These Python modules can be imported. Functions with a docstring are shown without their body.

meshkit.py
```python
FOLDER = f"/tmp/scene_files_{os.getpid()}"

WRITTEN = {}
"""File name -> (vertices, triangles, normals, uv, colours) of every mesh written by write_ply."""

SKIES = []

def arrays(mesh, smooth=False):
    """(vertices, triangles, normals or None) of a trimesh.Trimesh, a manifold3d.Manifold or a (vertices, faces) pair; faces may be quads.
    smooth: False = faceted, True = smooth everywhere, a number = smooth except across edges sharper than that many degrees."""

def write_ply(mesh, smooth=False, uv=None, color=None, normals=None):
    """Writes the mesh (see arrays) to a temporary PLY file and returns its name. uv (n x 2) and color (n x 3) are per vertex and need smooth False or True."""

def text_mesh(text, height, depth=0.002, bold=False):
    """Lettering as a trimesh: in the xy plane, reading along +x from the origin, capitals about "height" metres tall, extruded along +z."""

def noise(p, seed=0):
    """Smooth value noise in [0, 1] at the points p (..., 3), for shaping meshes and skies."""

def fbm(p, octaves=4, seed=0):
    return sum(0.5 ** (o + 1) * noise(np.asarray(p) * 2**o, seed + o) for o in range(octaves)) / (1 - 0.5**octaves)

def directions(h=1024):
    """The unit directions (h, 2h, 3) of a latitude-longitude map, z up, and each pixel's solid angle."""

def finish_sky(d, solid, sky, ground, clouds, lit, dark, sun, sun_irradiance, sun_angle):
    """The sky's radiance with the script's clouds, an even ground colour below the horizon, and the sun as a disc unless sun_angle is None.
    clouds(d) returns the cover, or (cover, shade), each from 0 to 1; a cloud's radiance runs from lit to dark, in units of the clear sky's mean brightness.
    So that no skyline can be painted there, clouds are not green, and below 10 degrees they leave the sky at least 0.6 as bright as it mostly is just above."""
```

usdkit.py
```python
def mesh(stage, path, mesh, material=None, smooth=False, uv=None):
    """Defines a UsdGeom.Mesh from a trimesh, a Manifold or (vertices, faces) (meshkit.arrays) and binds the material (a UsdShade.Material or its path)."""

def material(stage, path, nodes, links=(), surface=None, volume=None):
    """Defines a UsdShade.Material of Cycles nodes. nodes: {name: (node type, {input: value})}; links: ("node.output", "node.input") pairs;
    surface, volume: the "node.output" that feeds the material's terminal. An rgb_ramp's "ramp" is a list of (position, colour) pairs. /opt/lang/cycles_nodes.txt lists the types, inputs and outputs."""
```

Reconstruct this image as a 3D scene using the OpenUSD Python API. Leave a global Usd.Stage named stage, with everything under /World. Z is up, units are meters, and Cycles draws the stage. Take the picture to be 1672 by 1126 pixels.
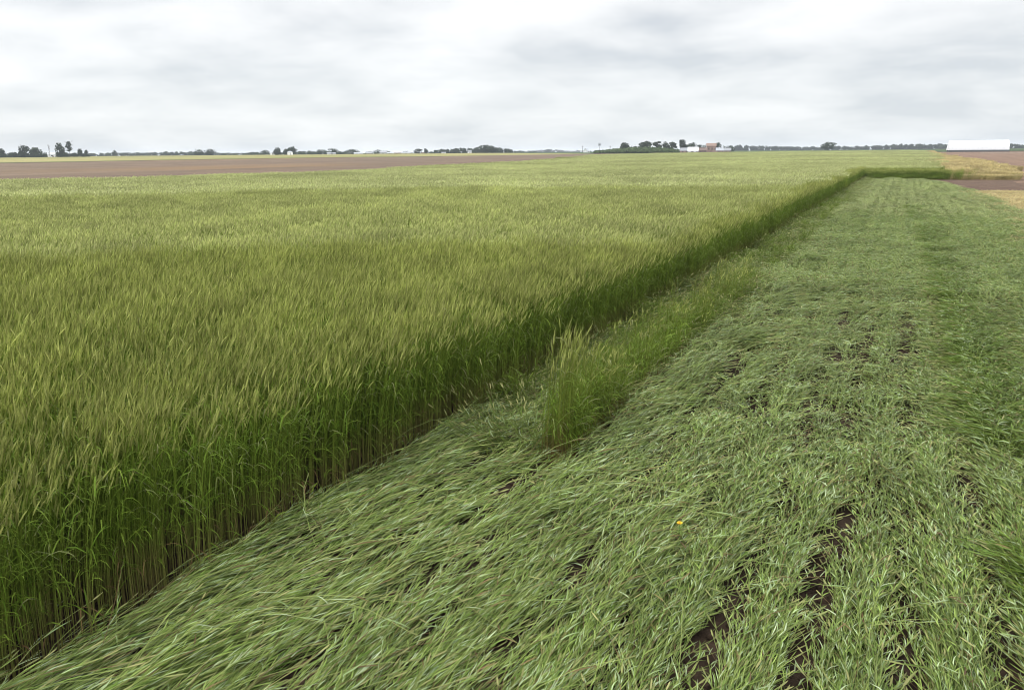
import math
import numpy as np
import trimesh
import usdkit, meshkit
from pxr import Usd, UsdGeom, UsdLux, UsdShade, Gf, Sdf, Vt

# ------------------------------------------------------------------ camera, sky, sun, exposure
stage = Usd.Stage.CreateInMemory()
UsdGeom.SetStageUpAxis(stage, UsdGeom.Tokens.z)
UsdGeom.SetStageMetersPerUnit(stage, 1.0)
UsdGeom.Xform.Define(stage, '/World')
UsdGeom.Scope.Define(stage, '/World/Looks')

CAM_H = 3.1
FOCAL_PX, WIDTH_PX = 1350.0, 1672.0
YAW, PITCH, ROLL = math.radians(25.01), math.atan(314 / 1350.0), math.radians(-0.49)
EXPOSURE = 0.5
SUN_EL, SUN_AZ = math.radians(58), math.radians(-75)      # azimuth: atan2(x, y) of the direction towards the sun
SUN_INT, SKY_STRENGTH = 0.4, 0.10


def rot_z(a): return np.array([[math.cos(a), -math.sin(a), 0], [math.sin(a), math.cos(a), 0], [0, 0, 1]])
def rot_x(a): return np.array([[1, 0, 0], [0, math.cos(a), -math.sin(a)], [0, math.sin(a), math.cos(a)]])


CAM_M = rot_z(YAW) @ rot_x(math.pi / 2 - PITCH) @ rot_z(ROLL)
cam = UsdGeom.Camera.Define(stage, '/World/camera')
m4 = np.eye(4); m4[:3, :3] = CAM_M.T; m4[3, :3] = (0, 0, CAM_H)
cam.AddTransformOp().Set(Gf.Matrix4d(*m4.ravel().tolist()))
cam.CreateHorizontalApertureAttr(36.0)
cam.CreateVerticalApertureAttr(36.0 * 689 / 1024)
cam.CreateFocalLengthAttr(36.0 * FOCAL_PX / WIDTH_PX)
cam.CreateClippingRangeAttr(Gf.Vec2f(0.05, 20000))
cam.CreateExposureAttr(EXPOSURE)

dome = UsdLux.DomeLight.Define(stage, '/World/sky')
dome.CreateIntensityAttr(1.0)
CLOUD_LIT, CLOUD_GREY = (6.9, 6.98, 7.05), (4.9, 5.15, 5.45)
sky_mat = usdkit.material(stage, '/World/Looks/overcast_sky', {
    'tc': ('texture_coordinate', {}),
    'sep': ('separate_xyz', {}),
    'zc': ('math', {'math_type': 'maximum', 'value2': 0.0}),
    'zp': ('math', {'math_type': 'add', 'value2': 0.19}),
    'px': ('math', {'math_type': 'divide'}),
    'py': ('math', {'math_type': 'divide'}),
    'comb': ('combine_xyz', {'z': 3.7}),
    'n1': ('noise_texture', {'scale': 1.7, 'detail': 6.0, 'roughness': 0.5, 'distortion': 0.2}),
    'n2': ('noise_texture', {'scale': 0.7, 'detail': 4.0, 'roughness': 0.5}),
    'w2': ('math', {'math_type': 'multiply', 'value2': 0.42}),
    'sum': ('math', {'math_type': 'multiply_add', 'value2': 0.58}),
    'ramp': ('rgb_ramp', {'ramp': [(0.40, CLOUD_GREY), (0.465, (6.0, 6.15, 6.3)), (0.53, CLOUD_LIT), (0.62, (7.9, 7.9, 7.9))]}),
    'hz': ('map_range', {'from_min': 0.0, 'from_max': 0.16, 'to_min': 0.55, 'to_max': 0.0, 'clamp': True}),
    'low': ('mix_color', {'b': (5.3, 5.75, 6.05), 'use_clamp': True}),
    'gain': ('map_range', {'from_min': 0.2, 'from_max': 1.0, 'to_min': 1.0, 'to_max': 2.6, 'clamp': True}),  # cloud overhead, above the view, brightened to add light on the ground
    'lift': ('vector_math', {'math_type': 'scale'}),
    'sky': ('sky_texture', {'sky_type': 'single_scattering', 'sun_disc': False, 'sun_elevation': SUN_EL, 'sun_rotation': SUN_AZ}),
    'cover': ('mix_color', {'fac': 0.93}),
    'bg': ('background_shader', {'strength': SKY_STRENGTH}),
}, [('tc.generated', 'sep.vector'), ('sep.z', 'zc.value1'), ('zc.value', 'zp.value1'),
    ('sep.x', 'px.value1'), ('zp.value', 'px.value2'), ('sep.y', 'py.value1'), ('zp.value', 'py.value2'),
    ('px.value', 'comb.x'), ('py.value', 'comb.y'), ('comb.vector', 'n1.vector'), ('comb.vector', 'n2.vector'),
    ('n2.fac', 'w2.value1'), ('n1.fac', 'sum.value1'), ('w2.value', 'sum.value3'), ('sum.value', 'ramp.fac'),
    ('zc.value', 'hz.value'), ('hz.result', 'low.fac'), ('ramp.color', 'low.a'),
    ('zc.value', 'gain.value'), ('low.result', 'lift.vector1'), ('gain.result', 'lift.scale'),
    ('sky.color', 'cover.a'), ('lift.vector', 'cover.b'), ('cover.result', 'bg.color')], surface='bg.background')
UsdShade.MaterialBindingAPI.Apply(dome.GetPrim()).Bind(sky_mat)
for k, v in (('kind', 'structure'), ('label', 'pale overcast sky of soft grey and white cloud'), ('category', 'sky')):
    dome.GetPrim().SetCustomDataByKey(k, v)

sun = UsdLux.DistantLight.Define(stage, '/World/sun')
sun.CreateIntensityAttr(SUN_INT); sun.CreateAngleAttr(25.0); sun.CreateNormalizeAttr(True)
sun.CreateColorAttr(Gf.Vec3f(1.0, 0.97, 0.92))
sun.AddRotateZOp().Set(-math.degrees(SUN_AZ))
sun.AddRotateXOp().Set(-(90 - math.degrees(SUN_EL)))

# ------------------------------------------------------------------ helpers
used = {}


def path_for(name, parent='/World'):
    key = (parent, name)
    n = used.get(key, 0); used[key] = n + 1
    return f'{parent}/{name}' if n == 0 else f'{parent}/{name}_{n:03d}'


def tag(prim, label=None, category=None, group=None, kind=None):
    for k, v in (('label', label), ('category', category), ('group', group), ('kind', kind)):
        if v:
            prim.SetCustomDataByKey(k, v)
    return prim


def obj(name, mesh, material, parent='/World', smooth=False, color=None):
    """One Mesh prim; color is an optional per-vertex colour primvar named tint."""
    p = path_for(name, str(parent.GetPath()) if hasattr(parent, 'GetPath') else parent)
    m = usdkit.mesh(stage, p, mesh, material, smooth)
    if color is not None:
        UsdGeom.PrimvarsAPI(m).CreatePrimvar('tint', Sdf.ValueTypeNames.Color3fArray, 'vertex').Set(Vt.Vec3fArray.FromNumpy(np.asarray(color, np.float32)))
    return m.GetPrim()


def thing(name, label, category, loc=(0, 0, 0), rotz=0.0, group=None):
    x = UsdGeom.Xform.Define(stage, path_for(name))
    x.AddTranslateOp().Set(Gf.Vec3d(*map(float, loc))); x.AddRotateZOp().Set(float(rotz))
    return tag(x.GetPrim(), label, category, group)


def sm(t):
    t = np.clip(t, 0, 1)
    return t * t * (3 - 2 * t)


def land(x, y):
    """Height of the land: flat round the camera, rising gently towards the far fields."""
    return 2.7 * sm((np.hypot(x, y) - 150) / 750)


def fnoise(x, y, s, seed=0, octaves=3):
    return meshkit.fbm(np.stack([np.asarray(x, float) * s, np.asarray(y, float) * s, np.zeros_like(np.asarray(x, float))], -1), octaves, seed) - 0.5


def azimuth_of(px):
    """World azimuth (atan2(x, y)) of the direction seen at the skyline above this column of the photograph."""
    d = CAM_M @ np.array([(px - 836.0) / FOCAL_PX, 313.0 / FOCAL_PX, -1.0])
    return math.atan2(d[0], d[1]), math.hypot(d[0], d[1])


def place(px, dist):
    a, k = azimuth_of(px)
    x, y = dist * math.sin(a), dist * math.cos(a)
    return np.array([x, y, float(land(x, y))]), FOCAL_PX / (dist / k)      # point and pixels per metre there


# ------------------------------------------------------------------ materials
def grass_material(name, translucency=0.25, rough=0.45, spec=0.5, gain=1.0, patch=0.0):
    nodes = {
        'a': ('attribute', {'attribute': 'tint'}),
        'oi': ('object_info', {}),
        'geo': ('geometry', {}),
        'big': ('noise_texture', {'scale': 0.055, 'detail': 3.0, 'roughness': 0.6}),
        'mid': ('noise_texture', {'scale': 0.9, 'detail': 2.0}),
        'map': ('mapping', {'scale': (1.0, 0.35, 1.0)}),
        'bv': ('map_range', {'from_min': 0.3, 'from_max': 0.7, 'to_min': 1.0 - patch, 'to_max': 1.0 + patch, 'clamp': True}),
        'mv': ('map_range', {'from_min': 0.3, 'from_max': 0.7, 'to_min': 0.88, 'to_max': 1.12, 'clamp': True}),
        'iv': ('map_range', {'from_min': 0.0, 'from_max': 1.0, 'to_min': 0.8 * gain, 'to_max': 1.2 * gain}),
        'mul': ('math', {'math_type': 'multiply'}), 'mul2': ('math', {'math_type': 'multiply'}),
        'rh': ('map_range', {'from_min': 0.0, 'from_max': 1.0, 'to_min': 0.487, 'to_max': 0.508}),
        'hsv': ('hsv', {'saturation': 1.0, 'fac': 1.0}),
        'p': ('principled_bsdf', {'roughness': rough, 'specular_ior_level': spec}),
        't': ('translucent_bsdf', {}),
        'mix': ('mix_closure', {'fac': translucency}),
    }
    links = [('geo.position', 'map.vector'), ('map.vector', 'big.vector'), ('geo.position', 'mid.vector'), ('big.fac', 'bv.value'), ('mid.fac', 'mv.value'),
             ('oi.random', 'iv.value'), ('geo.random_per_island', 'rh.value'),
             ('bv.result', 'mul.value1'), ('mv.result', 'mul.value2'), ('mul.value', 'mul2.value1'), ('iv.result', 'mul2.value2'),
             ('a.color', 'hsv.color'), ('mul2.value', 'hsv.value'), ('rh.result', 'hsv.hue'),
             ('hsv.color', 'p.base_color'), ('hsv.color', 't.color'), ('p.BSDF', 'mix.closure1'), ('t.BSDF', 'mix.closure2')]
    return usdkit.material(stage, f'/World/Looks/{name}', nodes, links, surface='mix.closure')


def soil_material(name, dark, light, scale, detail_bump=0.6, rows=None, blotch=None, residue=False):
    """Earth: two tones broken by noise, optional drill rows along a direction and dark residue blotches."""
    nodes = {
        'geo': ('geometry', {}),
        'n': ('noise_texture', {'scale': scale, 'detail': 6.0, 'roughness': 0.62}),
        'r': ('rgb_ramp', {'ramp': [(0.3, dark), (0.7, light)]}),
        'fine': ('noise_texture', {'scale': scale * 9, 'detail': 5.0, 'roughness': 0.7}),
        'bump': ('bump', {'strength': detail_bump, 'distance': 0.06}),
        'p': ('principled_bsdf', {'roughness': 0.95, 'specular_ior_level': 0.15}),
    }
    links = [('geo.position', 'n.vector'), ('geo.position', 'fine.vector'), ('n.fac', 'r.fac'), ('fine.fac', 'bump.height'), ('bump.normal', 'p.normal')]
    top = 'r.color'
    if rows:
        ang, freq, amount = rows
        nodes |= {'map': ('mapping', {'rotation': (0.0, 0.0, ang), 'scale': (freq, freq * 0.02, 0.0)}),
                  'rn': ('noise_texture', {'scale': 1.0, 'detail': 3.0, 'roughness': 0.6}),
                  'rr': ('map_range', {'from_min': 0.3, 'from_max': 0.7, 'to_min': 1.0 - amount, 'to_max': 1.0 + amount, 'clamp': True}),
                  'rm': ('vector_math', {'math_type': 'scale'})}
        links += [('geo.position', 'map.vector'), ('map.vector', 'rn.vector'), ('rn.fac', 'rr.value'), (top, 'rm.vector1'), ('rr.result', 'rm.scale')]
        top = 'rm.vector'
    if blotch:
        col, sc, lo, hi = blotch
        nodes |= {'bmap': ('mapping', {'rotation': (0.0, 0.0, rows[0] if rows else 0.0), 'scale': (1.0, 0.3, 1.0)}),
                  'bn': ('noise_texture', {'scale': sc, 'detail': 3.0}),
                  'br': ('map_range', {'from_min': lo, 'from_max': hi, 'to_min': 0.0, 'to_max': 0.45, 'clamp': True}),
                  'bm': ('mix_color', {'b': col})}
        links += [('geo.position', 'bmap.vector'), ('bmap.vector', 'bn.vector'), ('bn.fac', 'br.value'), ('br.result', 'bm.fac'), (top, 'bm.a')]
        top = 'bm.result'
    if residue:
        nodes |= {'dmap': ('mapping', {'rotation': (0.0, 0.0, rows[0]), 'scale': (1.0, 0.12, 0.0)}),
                  'dn': ('noise_texture', {'scale': 0.11, 'detail': 3.0}),
                  'dr': ('map_range', {'from_min': 0.66, 'from_max': 0.74, 'to_min': 0.0, 'to_max': 0.7, 'clamp': True}),
                  'dm': ('mix_color', {'b': tuple(c * 0.45 for c in dark)})}
        links += [('geo.position', 'dmap.vector'), ('dmap.vector', 'dn.vector'), ('dn.fac', 'dr.value'), ('dr.result', 'dm.fac'), (top, 'dm.a')]
        top = 'dm.result'
    links.append((top, 'p.base_color'))
    return usdkit.material(stage, f'/World/Looks/{name}', nodes, links + [], surface='p.BSDF')


def plain(name, color, rough=0.7, vary=0.12, scale=3.0, spec=0.3):
    nodes = {'geo': ('geometry', {}), 'n': ('noise_texture', {'scale': scale, 'detail': 4.0}),
             'r': ('rgb_ramp', {'ramp': [(0.3, tuple(c * (1 - vary) for c in color)), (0.7, tuple(min(1, c * (1 + vary)) for c in color))]}),
             'p': ('principled_bsdf', {'roughness': rough, 'specular_ior_level': spec})}
    return usdkit.material(stage, f'/World/Looks/{name}', nodes, [('geo.position', 'n.vector'), ('n.fac', 'r.fac'), ('r.color', 'p.base_color')], surface='p.BSDF')


M_RYE = grass_material('green_rye', 0.3, 0.6, 0.12, 1.0, 0.14)
M_ROLLED = grass_material('rolled_rye', 0.15, 0.5, 0.16, 1.0, 0.08)
M_STRAW = grass_material('ripe_straw', 0.2, 0.6, 0.3, 1.0, 0.1)
M_TREE = grass_material('tree_leaves', 0.15, 0.6, 0.25, 1.0, 0.0)
M_SOIL = soil_material('dark_soil', (0.022, 0.014, 0.009), (0.062, 0.041, 0.026), 5.0)
M_TILLED = soil_material('tilled_soil', (0.105, 0.073, 0.048), (0.165, 0.115, 0.076), 0.06, 0.3, rows=(-0.33, 0.30, 0.26), blotch=((0.24, 0.14, 0.05), 0.018, 0.55, 0.72), residue=True)
M_TILLED_R = soil_material('tilled_red_soil', (0.14, 0.088, 0.058), (0.20, 0.128, 0.085), 0.2, 0.3, rows=(0.0, 0.6, 0.14))
M_BARE = soil_material('bare_moist_soil', (0.078, 0.049, 0.034), (0.135, 0.090, 0.063), 0.9, 0.8)
M_FARGREEN = soil_material('far_crop', (0.17, 0.17, 0.05), (0.27, 0.24, 0.09), 0.006, 0.1, rows=(0.9, 0.04, 0.2))
M_DARKCROP = soil_material('dark_crop', (0.035, 0.06, 0.02), (0.06, 0.09, 0.03), 0.02, 0.1)
M_LANE = plain('pale_gravel', (0.42, 0.37, 0.29), 0.9)
M_BARK = plain('bark', (0.07, 0.055, 0.042), 0.9)
M_WHITE = plain('white_siding', (0.78, 0.78, 0.77), 0.5, 0.03)
M_FABRIC = plain('white_fabric', (0.74, 0.75, 0.76), 0.45, 0.015, 0.4)
M_GREYWALL = plain('grey_siding', (0.36, 0.36, 0.35), 0.6, 0.05)
M_GREYROOF = plain('grey_roof', (0.30, 0.31, 0.33), 0.6)
M_PALEROOF = plain('pale_metal_roof', (0.40, 0.42, 0.45), 0.4, 0.05)
M_BROWNROOF = plain('brown_roof', (0.17, 0.12, 0.10), 0.8)
M_TAN = plain('weathered_tan_boards', (0.27, 0.19, 0.15), 0.85, 0.1, 0.6)
M_CONCRETE = plain('dark_concrete', (0.10, 0.10, 0.10), 0.9)
M_GLASS = plain('dark_window', (0.03, 0.035, 0.04), 0.15, 0.02, 3.0, 0.5)
M_YELLOW = plain('yellow_petals', (0.82, 0.50, 0.01), 0.6, 0.08, 40.0)
M_ORANGE = plain('orange_flower_centre', (0.55, 0.22, 0.01), 0.7, 0.1, 80.0)
M_STEM = plain('green_flower_stem', (0.10, 0.19, 0.04), 0.6)


# ------------------------------------------------------------------ land and fields
def spaced(segments):
    out = []
    for a, b, n in segments:
        out.append(np.linspace(a, b, n, endpoint=False))
    return np.unique(np.concatenate(out + [[segments[-1][1]]]))


def grid_mesh(xs, ys, zf):
    X, Y = np.meshgrid(xs, ys)
    V = np.stack([X, Y, zf(X, Y)], -1).reshape(-1, 3)
    i, j = np.meshgrid(np.arange(len(ys) - 1), np.arange(len(xs) - 1), indexing='ij')
    a = i * len(xs) + j
    F = np.stack([a, a + 1, a + len(xs) + 1, a + len(xs)], -1).reshape(-1, 4)
    return V, F


def soil_relief(X, Y):
    near = sm((26 - np.hypot(X, Y)) / 12) * sm((6.5 - np.abs(X)) / 1.0)
    clod = np.abs(fnoise(X, Y, 9.0, 4, 3)) * 0.10 + fnoise(X, Y, 2.1, 9, 2) * 0.06
    return near * clod


xs = spaced([(-6000, -1500, 12), (-1500, -200, 60), (-200, -20, 30), (-20, -6.4, 20), (-6.4, 3.2, 220), (3.2, 20, 24), (20, 200, 24), (200, 1500, 60), (1500, 6000, 12)])
ys = spaced([(-400, -20, 16), (-20, 2.4, 16), (2.4, 13, 230), (13, 30, 80), (30, 200, 40), (200, 1500, 80), (1500, 8000, 20)])
tag(obj('ground', grid_mesh(xs, ys, lambda X, Y: land(X, Y) + soil_relief(X, Y) - 0.02), M_SOIL, smooth=True), 'dark bare soil under the rye and the fields', 'ground', kind='structure')


def along(poly, n):
    p = np.asarray(poly, float)
    d = np.r_[0, np.cumsum(np.hypot(*np.diff(p, axis=0).T))]
    t = np.linspace(0, d[-1], n)
    return np.stack([np.interp(t, d, p[:, 0]), np.interp(t, d, p[:, 1])], -1)


def loft(a, b, nu, nv, lift, rough=0.0):
    A, B = along(a, nu), along(b, nu)
    w = np.linspace(0, 1, nv)[:, None, None]
    P = A[None] * (1 - w) + B[None] * w
    Z = land(P[..., 0], P[..., 1]) + lift + rough * fnoise(P[..., 0], P[..., 1], 0.8, 3, 3)
    V = np.concatenate([P, Z[..., None]], -1).reshape(-1, 3)
    i, j = np.meshgrid(np.arange(nv - 1), np.arange(nu - 1), indexing='ij')
    q = i * nu + j
    F = np.stack([q, q + 1, q + nu + 1, q + nu], -1).reshape(-1, 4)
    e1, e2 = V[F[0, 1]] - V[F[0, 0]], V[F[0, 3]] - V[F[0, 0]]
    return (V, F if np.cross(e1, e2)[2] > 0 else F[:, ::-1])


RYE_LEFT = [(-84, 4), (-66, 30), (-57, 52), (-54, 72), (-60, 101), (-69, 163), (-100, 270), (-121, 350), (-105, 415), (-55, 486)]
BROWN_FAR = [(-420, 60), (-345, 170), (-322, 240), (-320, 300), (-300, 380), (-245, 430), (-195, 550), (-120, 640), (-40, 650)]
tag(obj('tilled_field', loft([(x + 4, y) for x, y in RYE_LEFT], BROWN_FAR, 60, 30, 0.05), M_TILLED, smooth=True), 'brown tilled field beyond the left edge of the rye', 'field', kind='structure')
tag(obj('pale_green_field', loft(BROWN_FAR[:7], [(-1300, 180), (-1250, 520), (-1100, 800), (-900, 1000), (-700, 1100)], 50, 40, 0.09), M_FARGREEN, smooth=True), 'yellow green crop field between the brown field and the trees', 'field', kind='structure')
tag(obj('field_edge', loft([(x * 0.985, y * 0.985) for x, y in BROWN_FAR[1:6]], [(x * 1.012, y * 1.012) for x, y in BROWN_FAR[1:6]], 60, 3, 0.13), M_DARKCROP), 'thin dark green edge between the brown field and the yellow green field', 'field edge', kind='structure')
tag(obj('far_green_field', loft([(-195, 553), (-120, 643), (-40, 653), (20, 520), (60, 560), (150, 600)], [(-700, 1105), (-400, 1300), (-200, 1350), (0, 1380), (200, 1380), (420, 1300)], 50, 40, 0.09), M_DARKCROP, smooth=True), 'dark green field along the skyline beyond the rye', 'field', kind='structure')
tag(obj('right_tilled_field', loft([(9, 70), (9.5, 99), (10.4, 150), (10.6, 355), (9, 520)], [(80, 60), (85, 100), (90, 200), (75, 400), (60, 520)], 60, 24, 0.05), M_TILLED_R, smooth=True), 'reddish brown tilled field right of the ripe rye', 'field', kind='structure')
tag(obj('bare_soil_strip', loft([(1.9, 93), (2.6, 84), (4.6, 67), (5.2, 60)], [(40, 110), (40, 90), (40, 70), (40, 62)], 40, 40, 0.05, 0.25), M_BARE, smooth=True), 'dark moist bare soil strip between the straw and the ripe rye', 'soil', kind='structure')
tag(obj('gravel_lane', loft([(33, 470), (60, 452), (110, 440)], [(33, 476), (60, 457), (110, 445)], 12, 3, 0.14), M_LANE), 'thin pale gravel lane across the far right field', 'lane', kind='structure')


# ------------------------------------------------------------------ plants: arrays of blades
class Plants:
    """Collects tapered ribbons and three-sided tubes with a colour per vertex; becomes one mesh."""

    def __init__(self):
        self.v, self.f, self.c, self.n = [], [], [], 0

    def _add(self, V, F, C):
        self.v.append(V.reshape(-1, 3)); self.c.append(C.reshape(-1, 3)); self.f.append(F + self.n); self.n += V.reshape(-1, 3).shape[0]

    def ribbon(self, P, W, S, C):
        """P (n,k,3) centre lines, W (n,k) widths, S (n,3) or (n,k,3) side vectors, C (n,k,3) colours."""
        n, k = P.shape[:2]
        if S.ndim == 2:
            S = np.repeat(S[:, None], k, 1)
        V = np.stack([P - S * W[..., None] / 2, P + S * W[..., None] / 2], 2)
        i, j = np.meshgrid(np.arange(n), np.arange(k - 1), indexing='ij')
        a = (i * k + j) * 2
        F = np.concatenate([np.stack([a, a + 1, a + 3], -1).reshape(-1, 3), np.stack([a, a + 3, a + 2], -1).reshape(-1, 3)])
        self._add(V, F, np.repeat(C[:, :, None], 2, 2))

    def tube(self, P, R, C, sides=3, spin=0.0):
        n, k = P.shape[:2]
        T = np.gradient(P, axis=1); T /= np.linalg.norm(T, axis=-1, keepdims=True) + 1e-9
        up = np.where(np.abs(T[..., 2:3]) > 0.8, np.array([1.0, 0, 0]), np.array([0, 0, 1.0]))
        A = np.cross(T, up); A /= np.linalg.norm(A, axis=-1, keepdims=True) + 1e-9
        B = np.cross(T, A)
        ang = np.arange(sides) * 2 * np.pi / sides + spin
        V = P[:, :, None] + R[..., None, None] * (np.cos(ang)[:, None] * A[:, :, None] + np.sin(ang)[:, None] * B[:, :, None])
        i, j, s = np.meshgrid(np.arange(n), np.arange(k - 1), np.arange(sides), indexing='ij')
        a = (i * k + j) * sides + s; b = (i * k + j) * sides + (s + 1) % sides
        F = np.concatenate([np.stack([a, b, b + sides], -1).reshape(-1, 3), np.stack([a, b + sides, a + sides], -1).reshape(-1, 3)])
        self._add(V, F, np.repeat(C[:, :, None], sides, 2))

    def arrays(self):
        return np.concatenate(self.v), np.concatenate(self.f), np.concatenate(self.c)


def lerp(a, b, t):
    return a * (1 - t) + b * t


def colours(rng, n, a, b, jitter=0.18):
    """n colours between a and b with a brightness jitter."""
    t = rng.random((n, 1))
    return lerp(np.array(a), np.array(b), t) * (1 + jitter * rng.uniform(-1, 1, (n, 1)))


HEAD = ((0.290, 0.340, 0.125), (0.440, 0.465, 0.225))
STEM_UP = ((0.110, 0.185, 0.020), (0.160, 0.225, 0.036))
STEM_LOW = ((0.17, 0.195, 0.048), (0.23, 0.19, 0.075))
HEAD_NEAR = ((0.225, 0.280, 0.062), (0.355, 0.385, 0.125))
HEAD_MID = ((0.285, 0.345, 0.112), (0.445, 0.470, 0.205))
LEAF = ((0.068, 0.145, 0.011), (0.155, 0.245, 0.034))
LEAF_DRY = ((0.20, 0.15, 0.06), (0.12, 0.075, 0.035))
LIE_LEAF = ((0.070, 0.145, 0.017), (0.225, 0.315, 0.080))
LIE_STEM = ((0.130, 0.200, 0.036), (0.250, 0.305, 0.100))
RIPE = ((0.50, 0.42, 0.19), (0.38, 0.34, 0.14))


def side_of(D, rng):
    """A random unit vector across the directions D (n,3)."""
    r = rng.normal(size=D.shape)
    s = np.cross(D, r)
    return s / (np.linalg.norm(s, axis=-1, keepdims=True) + 1e-9)


def add_leaves(pl, rng, base, az, length, width, rise, droop, cols, k=5):
    """Arching leaves: leave base at a steep angle and fall over."""
    n = len(base)
    t = np.linspace(0, 1, k)[None, :]
    h = np.stack([np.cos(az), np.sin(az), np.zeros(n)], -1)
    out = length[:, None] * (t * 0.75)
    z = length[:, None] * (rise[:, None] * t - droop[:, None] * t ** 2.3)
    P = base[:, None] + h[:, None] * out[..., None] + np.array([0, 0, 1.0]) * z[..., None]
    W = width[:, None] * np.array([0.6, 1.0, 0.9, 0.6, 0.08])[:k][None] if k == 5 else width[:, None] * np.linspace(1, 0.1, k)[None]
    tw = rng.uniform(-0.6, 0.6, n)
    S = np.stack([-np.sin(az), np.cos(az), np.zeros(n)], -1) * np.cos(tw)[:, None] + np.array([0, 0, 1.0]) * np.sin(tw)[:, None]
    tip = cols * np.array([1.15, 1.1, 1.0])
    C = lerp(cols[:, None], tip[:, None], t[..., None])
    pl.ribbon(P, W, S, C)


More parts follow.
